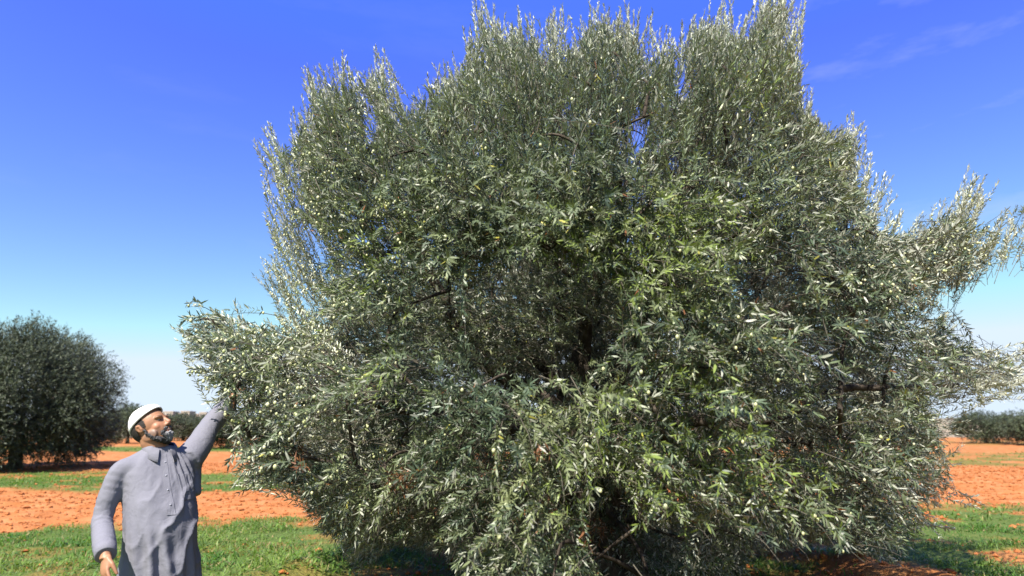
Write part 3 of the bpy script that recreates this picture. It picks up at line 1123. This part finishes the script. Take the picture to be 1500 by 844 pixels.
prof = [(.16, .275, .245, 0), (.3, .262, .232, 0), (.55, .236, .212, .005), (.78, .214, .196, .012), (.92, .208, .192, .02), (1.04, .207, .186, .026),
        (1.16, .206, .172, .022), (1.26, .205, .150, .01), (1.33, .203, .132, 0), (1.385, .19, .115, -.008), (1.425, .155, .098, -.014), (1.455, .105, .085, -.012), (1.475, .075, .073, -.006)]
SHR = ctr(1.36) - TL * .185 + UPZ * 0.0
ELR = np.array([-2.180, 3.735, 1.095])
WRR = np.array([-2.035, 3.55, .955])
SHL = ctr(1.385) + TL * .165
ELL = at(304, 629, 4.24)
WRL = at(330, 596, 4.42)
robe = Acc()
ring_loft(robe, [body_ring(ctr(z_) + TF * of, hw, hd, 2.25, .04 * sstep(z_, 1.2, 1.4)) for z_, hw, hd, of in [(a, .96 * b * (1 - .09 * sstep(a, .7, .95) * (1 - sstep(a, 1.28, 1.36))), c, d) for a, b, c, d in prof]])
# shoulder caps
for sgn, sh_ in ((-1, SHR), (1, SHL)):
    ball(robe, sh_ + TL * sgn * -.04 + UPZ * -.0, (.07, .07, .06))
    tube(robe, [ctr(1.425) + TL * sgn * .03, sh_ + TL * sgn * -.035 + UPZ * .0], [.062, .058], 14)
pr = catmull([SHR * .45 + ctr(1.385) * .55, SHR + np.array([0, 0, -.01]), SHR * .5 + ELR * .5 + np.array([-.012, 0, 0]), ELR, ELR * .5 + WRR * .5 + UPZ * -.008, WRR], 6)
sR = np.linspace(0, 1, len(pr))
sL = np.linspace(0, 1, 25)
tube(robe, pr, np.interp(sR, [0, .2, .4, .6, .8, .95, 1], [.05, .055, .054, .052, .050, .048, .046]), 18)
pl_ = catmull([SHL - TL * .02, SHL * .5 + ELL * .5 - UPZ * .006, ELL, ELL * .5 + WRL * .5, WRL], 6)
tube(robe, pl_, np.interp(sL, [0, .2, .5, .75, .93, 1], [.084, .078, .063, .056, .051, .047]), 18)
# gusset of cloth below the raised arm
tube(robe, [ctr(1.2) + TL * .17, SHL * .75 + ELL * .25 - UPZ * .06], [.06, .05], 12)
rV, rN, rQ, rT = remeshed(robe, .009, 9)


def seg_param(Pq, a, b):
    ab = b - a
    t = np.clip(((Pq - a) @ ab) / (ab @ ab), 0, 1)
    return t, np.linalg.norm(Pq - (a + t[:, None] * ab), axis=1)


# folds
rel = rV - np.array([ctr(z_) for z_ in rV[:, 2]])
fa = np.arctan2(rel @ TL, rel @ TF)
z_ = rV[:, 2]
tR1, dR1 = seg_param(rV, SHR, ELR)
tR2, dR2 = seg_param(rV, ELR, WRR)
tL1, dL1 = seg_param(rV, SHL, ELL)
tL2, dL2 = seg_param(rV, ELL, WRL)
arm = np.maximum(1 - sstep(np.minimum(np.minimum(dR1, dR2), np.minimum(dL1, dL2)), .07, .11), 0)
arm = np.where((z_ > 1.33) & (np.minimum(dR1, dL1) > .06), arm * .6, arm)
disp = np.zeros(len(rV))
body_w = 1 - arm
low = 1 - sstep(z_, .75, 1.15)
disp += body_w * low * (.016 * np.sin(9 * fa + 2 * fbm(z_ * 2, fa, 2) * 6) + .008 * np.sin(17 * fa + z_ * 4))
# diagonal drag folds from his right hip to the raised left shoulder
wpx = fbm(fa * 1.3 + 4, z_ * 5, 3)
dg = z_ * 30 - fa * 7.0 + wpx * 10
mask = body_w * sstep(z_, .72, .9) * (1 - sstep(z_, 1.15, 1.35)) * np.exp(-((fa - .25) / 1.0) ** 2)
disp += mask * .012 * (1 - np.abs(np.sin(dg * .5))) ** 2.0 * 1.6
# vertical tension folds from the raised shoulder
dg2 = fa * 26 + wpx * 5 + z_ * 3
mask2 = body_w * sstep(z_, 1.18, 1.3) * (1 - sstep(z_, 1.40, 1.45)) * np.exp(-((fa - .95) / .5) ** 2)
disp += mask2 * .010 * np.sin(dg2)
disp += body_w * .012 * fbm(fa * 2.2 + 7, z_ * 7, 3)
# sleeves: rings of creases at the elbow and cuff
for t1, d1, t2, d2, am, off in ((tR1, dR1, tR2, dR2, .0022, 0), (tL1, dL1, tL2, dL2, .003, 3)):
    mine = 1 - sstep(np.minimum(d1, d2), .085, .12)
    sarm = np.where(d1 < d2, t1, 1 + t2)
    nz = fbm(sarm * 5 + off, np.arctan2(rel @ TF, rel @ UPZ) * 1.2, 3)
    disp += mine * (am * np.sin(sarm * 15 + nz * 26) * (.5 + .7 * np.exp(-((sarm - 1.05) / .35) ** 2) + .6 * np.exp(-((sarm - 1.8) / .15) ** 2)) * (1 - sstep(sarm, 1.88, 1.93)))
    disp += mine * (.006 * sstep(sarm, 1.0, 1.82) * (1 - sstep(sarm, 1.84, 1.87)))
rV2 = rV + rN * disp[:, None]
robe_me = mesh_np('robe', rV2, [f for f in (rQ, rT) if len(f)], M_cloth, smooth=True)
link('robe', robe_me, man)
bvh = BVHTree.FromPolygons([tuple(p_) for p_ in rV2], [tuple(f) for f in rQ] + [tuple(f) for f in rT])


def on_robe(p0, dirv, push):
    hit = bvh.ray_cast(Vector(p0 + dirv * .6), Vector(-dirv), 1.2)
    if hit[0] is None:
        return None
    return np.array(hit[0]) + dirv * push


def patch(name, cz_list, ang_fn, thick, m, nu=6):
    """a cloth strip lying on the robe; rows by height, columns by angle about the body"""
    top, G = [], []
    for z__, a0, a1 in cz_list:
        row = []
        for k in range(nu + 1):
            ang = a0 + (a1 - a0) * k / nu
            dv = math.cos(ang) * TF + math.sin(ang) * TL
            hit = on_robe(ctr(z__), dv, thick)
            row.append(hit if hit is not None else ctr(z__) + dv * .15)
        G.append(row)
    G = np.array(G)
    nr_, nc_ = G.shape[:2]
    V_ = G.reshape(-1, 3)
    nrm = norm(V_ - np.array([ctr(zz) for zz in V_[:, 2]]))
    V_ = np.concatenate([V_, V_ - nrm * (thick + .004)])
    Q_ = []
    N_ = nr_ * nc_
    for i__ in range(nr_ - 1):
        for j__ in range(nc_ - 1):
            a__ = i__ * nc_ + j__
            Q_.append([a__, a__ + 1, a__ + nc_ + 1, a__ + nc_])
    bd = [j__ for j__ in range(nc_)] + [i__ * nc_ + nc_ - 1 for i__ in range(1, nr_)] + [(nr_ - 1) * nc_ + j__ for j__ in range(nc_ - 2, -1, -1)] + [i__ * nc_ for i__ in range(nr_ - 2, 0, -1)]
    for a__, b__ in zip(bd, bd[1:] + bd[:1]):
        Q_.append([a__, a__ + N_, b__ + N_, b__])
    me = mesh_np(name, V_, [np.array(Q_)], m, smooth=False)
    return link(name, me, man)


patch('placket', [(z__, -.10 + .02 * (z__ - 1.2), .10 + .02 * (z__ - 1.2)) for z__ in np.linspace(1.12, 1.435, 12)], None, .004, M_cloth, 3)
patch('pocket', [(z__, .42, .98) for z__ in np.linspace(1.19, 1.325, 7)], None, .005, M_cloth, 6)
for z__ in (1.17, 1.245, 1.32, 1.39):
    hp = on_robe(ctr(z__), TF, .0055)
    a1 = Acc()
    ball(a1, hp, (.0055, .0055, .003), np.array([TL, np.cross(TF, TL), TF]), 10, 5)
    link('button', a1.mesh('button', M_button), man)

for wr, dv_ in ((WRR, norm(WRR - ELR)), (WRL, norm(WRL - ELL))):
    a1 = Acc()
    tube(a1, [wr - dv_ * .052, wr - dv_ * .05, wr - dv_ * .02, wr + dv_ * .010, wr + dv_ * .012], [.046, .0525, .0515, .0495, .044], 22, .03)
    link('cuff', a1.mesh('cuff', M_cloth), man)

# head frame
HC = at(221, 625, 3.885)
hf = norm(np.array([.87, -.12, .46]))
hl_ = norm(np.cross(UPZ, hf))
hl_ = norm(hl_ + UPZ * .05)
hl_ = norm(hl_ - hf * (hl_ @ hf))
hu = np.cross(hf, hl_)
HA = np.array([hf, hl_, hu])


def H(f_, l_, u_):
    return HC + hf * f_ + hl_ * l_ + hu * u_


body = Acc()
ball(body, H(-.008, 0, .016), (.098, .078, .094), HA, 24, 16)          # skull
ball(body, H(.030, 0, -.035), (.066, .062, .078), HA, 20, 14)          # face
ball(body, H(.052, 0, -.085), (.042, .040, .030), HA, 16, 10)          # chin
for sg in (-1, 1):
    ball(body, H(.052, sg * .038, -.030), (.028, .024, .026), HA)      # cheek
    ball(body, H(.078, sg * .030, .018), (.020, .028, .011), HA)       # brow ridge
    ball(body, H(.070, sg * .030, .001), (.016, .016, .012), HA)       # eyeball / lids
    ball(body, H(.012, sg * .060, -.062), (.046, .012, .030), HA)      # jaw
    tube(body, [H(-.010, sg * .074, -.030), H(-.006, sg * .080, -.012), H(-.012, sg * .085, .010), H(-.024, sg * .086, .016), H(-.032, sg * .082, .000), H(-.020, sg * .075, -.026)], .0068, 8)
    ball(body, H(-.016, sg * .076, -.004), (.014, .006, .022), HA)
    ball(body, H(.094, sg * .013, -.035), (.012, .009, .009), HA)      # nostril
tube(body, [H(.083, 0, .016), H(.096, 0, -.004), H(.110, 0, -.025), H(.101, 0, -.038)], [.010, .0105, .0125, .010], 12)   # nose
ball(body, H(.086, 0, -.058), (.015, .022, .0065), HA)                 # lips
ball(body, H(.083, 0, -.069), (.015, .020, .0075), HA)
NB = ctr(1.42) - TF * .005
tube(body, catmull([NB - UPZ * .12, NB, H(-.022, 0, -.075), H(-.02, 0, -.02)], 5), [.075] * 5 + [.062] * 6 + [.06] * 5, 18)
# trunk and limbs under the cloth
ring_loft(body, [body_ring(ctr(zz) + TF * of, hw - .045, hd - .045, 2.1) for zz, hw, hd, of in prof if .7 < zz < 1.44])
for sg in (-1, 1):
    hip = ctr(.85) + TL * sg * .085
    knee = np.array([MX, MY, .47]) + TL * sg * .095 + TF * .02
    ank = np.array([MX, MY, .09]) + TL * sg * .105
    tube(body, catmull([hip, knee, ank], 5), np.interp(np.linspace(0, 1, 11), [0, .5, .7, 1], [.085, .058, .052, .036]), 14)
    tube(body, [ank - UPZ * .02 - TF * .03, ank - UPZ * .045 + TF * .06, ank - UPZ * .06 + TF * .15], [.036, .036, .024], 12)
tube(body, catmull([SHR - UPZ * .02, ELR, WRR], 5), np.linspace(.036, .026, 11), 14)
tube(body, [NB - UPZ * .045, SHR - UPZ * .02], [.045, .034], 12)
tube(body, [NB - UPZ * .045, SHL - UPZ * .01], [.045, .036], 12)
tube(body, catmull([SHL, ELL, WRL], 5), np.linspace(.05, .028, 11), 14)


def hand(wrist, fdir, palm_n, thumb_side, curls, spread=.10):
    """palm, four unequal bent fingers and a thumb from the side of the palm"""
    fd = norm(fdir)
    pn = norm(palm_n - fd * (palm_n @ fd))
    sd = np.cross(fd, pn)
    sd = sd if sd @ thumb_side > 0 else -sd
    ax = np.array([sd, pn, fd])
    tube(body, [wrist - fd * .03, wrist, wrist + fd * .02], [.024, .026, .029], 12)
    ball(body, wrist + fd * .052, (.040, .017, .056), ax, 16, 10)
    ball(body, wrist + fd * .035 + sd * .022 + pn * .006, (.020, .016, .034), ax)
    ln_ = [.070, .079, .073, .058]
    for k in range(4):
        lat = .031 - k * .0205
        root = wrist + fd * (.082 - .004 * abs(k - 1)) + sd * lat
        dcur = norm(fd + sd * (spread * (1.2 - k)))
        pts = [root - fd * .035, root]
        bendn = pn
        p_ = root
        for q_, fr in enumerate((.45, .31, .24)):
            ang = curls[k] * (.7, 1.1, .8)[q_]
            dcur = norm(dcur * math.cos(ang) + bendn * math.sin(ang))
            bendn = norm(pn - dcur * (pn @ dcur)) if abs(pn @ dcur) < .98 else norm(-fd)
            p_ = p_ + dcur * ln_[k] * fr
            pts.append(p_)
        tube(body, pts, [.0095, .0095, .0088, .0080, .0062], 10)
    t0 = wrist + fd * .022 + sd * .026
    t1 = t0 + norm(sd * .45 + fd * .8 + pn * .35) * .042
    t2 = t1 + norm(sd * .05 + fd * .85 + pn * .4) * .032
    t3 = t2 + norm(fd * .9 + pn * .45) * .026
    tube(body, [t0 - sd * .012, t0, t1, t2, t3], [.013, .0135, .0115, .0100, .0075], 10)


vr = norm(WRR - ELR)
hand(WRR + vr * .012, norm(vr * .55 - UPZ * .75), norm(TL * .9 + TF * -.1), TF, [.30, .36, .42, .5])
vl = norm(WRL - ELL)
hand(WRL + vl * .022, norm(vl * .35 + UPZ * .75 + np.array([.42, -.1, 0])), norm(np.array([.75, .35, -.45])), norm(np.array([.5, -.8, .1])), [.35, .45, .5, .55])
bV, bN, bQ, bT = remeshed(body, .0042, 5)
# skin tint
bl = (bV - HC) @ HA.T
f_, l_, u_ = bl[:, 0], bl[:, 1], bl[:, 2]
skin = np.tile(np.array([[.315, .155, .088]]), (len(bV), 1)) * (1 + .22 * (fbm(bV[:, 0] * 60, bV[:, 2] * 60 + bV[:, 1] * 33, 3))[:, None])
head_ = np.linalg.norm(bl, axis=1) < .16


def dab(c, r, color, k=1.0):
    d_ = ((f_ - c[0]) / r[0]) ** 2 + ((np.abs(l_) - c[1]) / r[1]) ** 2 + ((u_ - c[2]) / r[2]) ** 2
    w_ = (np.exp(-d_ ** 2) * k * head_)[:, None]
    skin[:] = skin * (1 - w_) + np.array(color) * w_


dab((.06, .045, -.025), (.04, .025, .025), (.36, .145, .085), .5)     # cheek
dab((.11, 0, -.025), (.02, .016, .016), (.38, .15, .1), .6)        # nose tip
dab((.09, 0, -.0635), (.02, .024, .008), (.26, .095, .07), .9)       # lips
dab((.088, 0, -.0632), (.02, .018, .0022), (.75, .68, .6), .9)      # teeth of the smile
dab((.084, .031, .0235), (.02, .024, .0055), (.03, .022, .018), .95)  # brows
dab((.080, .031, .0015), (.02, .0135, .0038), (.02, .014, .012), .95)  # eyes
dab((.080, .040, .0015), (.02, .004, .0028), (.55, .48, .42), .6)
dab((.03, .062, -.058), (.05, .03, .020), (.10, .075, .065), .75)
link('body', mesh_np('body', bV, [f for f in (bQ, bT) if len(f)], M_skin, color=skin, smooth=True), man)

# skullcap: a dome cut by a tilted plane, with a turned edge
nth, nph = 48, 14
def cap_pt(t_, k, grow):
    # k 0 rim .. 1 crown
    rim_u = .040 + .036 * math.cos(t_)            # higher on the forehead, lower at the nape
    rx_, ry_ = .1035 + grow, .0835 + grow
    top = .116 + grow
    h0 = rim_u
    ang = k * math.pi / 2
    shape = math.cos(ang) ** .72
    uu_ = h0 + (top - h0) * math.sin(ang)
    base_s = math.sqrt(max(.05, 1 - ((h0 - .022) / .125) ** 2))
    return H(-.010 + rx_ * base_s * shape * math.cos(t_), ry_ * base_s * shape * math.sin(t_), uu_)


rings = []
for k in np.linspace(0, .985, nph):
    rings.append(np.array([cap_pt(t_, k, .004 + .0012 * math.sin(k * 40)) for t_ in np.arange(nth) * 2 * np.pi / nth]))
inner_rings = [np.array([cap_pt(t_, k, -.003) for t_ in np.arange(nth) * 2 * np.pi / nth]) for k in np.linspace(.5, 0, 5)]
a1 = Acc()
ring_loft(a1, inner_rings + [np.array([cap_pt(t_, 0, .005) for t_ in np.arange(nth) * 2 * np.pi / nth])] + rings[1:])
link('skullcap', a1.mesh('skullcap', M_white), man)

# cropped hair below the cap
a1 = Acc()
ball(a1, H(-.016, 0, .008), (.0955, .0805, .094), HA, 30, 22)
hV, hN, hQ, hT = remeshed(a1, .004, 1)
hb = (hV - HC) @ HA.T
keepv = (hb[:, 0] < .022 - .2 * np.clip(-hb[:, 2], 0, 1) + .25 * np.clip(hb[:, 2] - .02, 0, .06)) & (hb[:, 2] < .085) & (hb[:, 2] > -.078) & ~((np.abs(hb[:, 1]) > .06) & (hb[:, 2] < -.01) & (hb[:, 0] > -.035))
fk = keepv[hQ].all(1)
hV = hV + hN * (.002 * rng.random((len(hV), 1)))
hc = np.tile([[.018, .015, .014]], (len(hV), 1)) * rng.uniform(.6, 2.2, (len(hV), 1))
link('hair', mesh_np('hair', hV, [hQ[fk]], M_beard, color=hc, smooth=True), man)

# beard
a1 = Acc()
ball(a1, H(.058, 0, -.100), (.036, .037, .029), HA, 18, 12)
ball(a1, H(.060, 0, -.116), (.026, .028, .020), HA, 14, 10)
ball(a1, H(.076, 0, -.090), (.026, .036, .022), HA, 16, 10)
for sg in (-1, 1):
    tube(a1, catmull([H(.004, sg * .071, -.018), H(.010, sg * .070, -.052), H(.030, sg * .060, -.085), H(.055, sg * .036, -.108)], 5), np.linspace(.005, .015, 16), 12)
    tube(a1, [H(.092, sg * .004, -.0485), H(.087, sg * .020, -.052), H(.074, sg * .034, -.066), H(.066, sg * .036, -.085)], [.0075, .0085, .0085, .009], 10)
dV, dN, dQ, dT = remeshed(a1, .0038, 2)
db = (dV - HC) @ HA.T
dV = dV + dN * (.009 * fbm(db[:, 0] * 160 + db[:, 2] * 90, db[:, 1] * 160 + db[:, 2] * 60, 2) + .003 * rng.normal(0, 1, len(dV)))[:, None]
grey = np.clip(sstep(db[:, 0], .062, .095) * sstep(-db[:, 2], .03, .09) * 1.1 - .5 * sstep(-db[:, 2], .12, .15), 0, 1) * (1 - sstep(np.abs(db[:, 1]), .02, .04))
grey = np.clip(grey + .04 + .6 * fbm(db[:, 1] * 300, db[:, 2] * 300, 2), 0, 1)[:, None]
dc = np.array([[.032, .030, .032]]) * (1 - grey) + np.array([[.24, .24, .255]]) * grey
link('beard', mesh_np('beard', dV, [f for f in (dQ, dT) if len(f)], M_beard, color=dc, smooth=True), man)

# shirt collar: stand and folded leaf, open at the throat
NC_ = ctr(1.452) - TF * .002
rows = []
kk = 40
for q_ in range(kk + 1):
    a__ = .34 + (2 * math.pi - .68) * q_ / kk
    dv = math.cos(a__) * TF + math.sin(a__) * TL
    fr = abs(math.cos(a__ / 2)) ** 6                    # 1 at the front points
    rx_ = .070 + .008 * fr
    hgt_ = .052 - .030 * fr
    drop = .040 + .030 * fr
    c_ = NC_ + UPZ * (-.008 - .010 * fr)
    sec = [c_ + dv * (rx_ + .002), c_ + dv * (rx_ - .004) + UPZ * hgt_, c_ + dv * (rx_ + .003) + UPZ * (hgt_ + .004), c_ + dv * (rx_ + .012) + UPZ * (hgt_ - .006),
           c_ + dv * (rx_ + .024 + .030 * fr) + UPZ * (hgt_ - drop), c_ + dv * (rx_ + .020 + .030 * fr) + UPZ * (hgt_ - drop - .003), c_ + dv * (rx_ + .008) + UPZ * (hgt_ - .012)]
    rows.append(sec)
G = np.array(rows)
nr_, nc_ = G.shape[:2]
Q_ = []
for i__ in range(nr_ - 1):
    for j__ in range(nc_ - 1):
        a__ = i__ * nc_ + j__
        Q_.append([a__, a__ + 1, a__ + nc_ + 1, a__ + nc_])
mi = [1 if (k % (nc_ - 1)) == 0 else 0 for k in range(len(Q_))]
link('collar', mesh_np('collar', G.reshape(-1, 3), [np.array(Q_)], [M_cloth, M_lining], mat_idx=mi, smooth=True), man)

# trousers and shoes
for sg in (-1, 1):
    a1 = Acc()
    knee = np.array([MX, MY, .47]) + TL * sg * .095 + TF * .02
    ank = np.array([MX, MY, .07]) + TL * sg * .105
    tube(a1, catmull([knee, (knee + ank) / 2, ank], 5), np.interp(np.linspace(0, 1, 11), [0, 1], [.095, .078]), 16, .06)
    link('trouser_leg', a1.mesh('trouser_leg', M_trouser), man)
    a1 = Acc()
    b0 = np.array([MX, MY, 0]) + TL * sg * .105
    ax = np.array([TF, TL, UPZ])
    ball(a1, b0 + TF * .10 + UPZ * .036, (.10, .048, .034), ax)
    ball(a1, b0 - TF * .02 + UPZ * .042, (.07, .042, .04), ax)
    ball(a1, b0 + TF * .05 + UPZ * .012, (.155, .046, .012), ax)
    sV, sN, sQ, sT = remeshed(a1, .008, 2)
    link('shoe', mesh_np('shoe', sV, [f for f in (sQ, sT) if len(f)], M_shoe, smooth=True), man)

S.cycles.max_bounces = 6
S.cycles.diffuse_bounces = 2
S.cycles.transmission_bounces = 3
S.cycles.transparent_max_bounces = 4
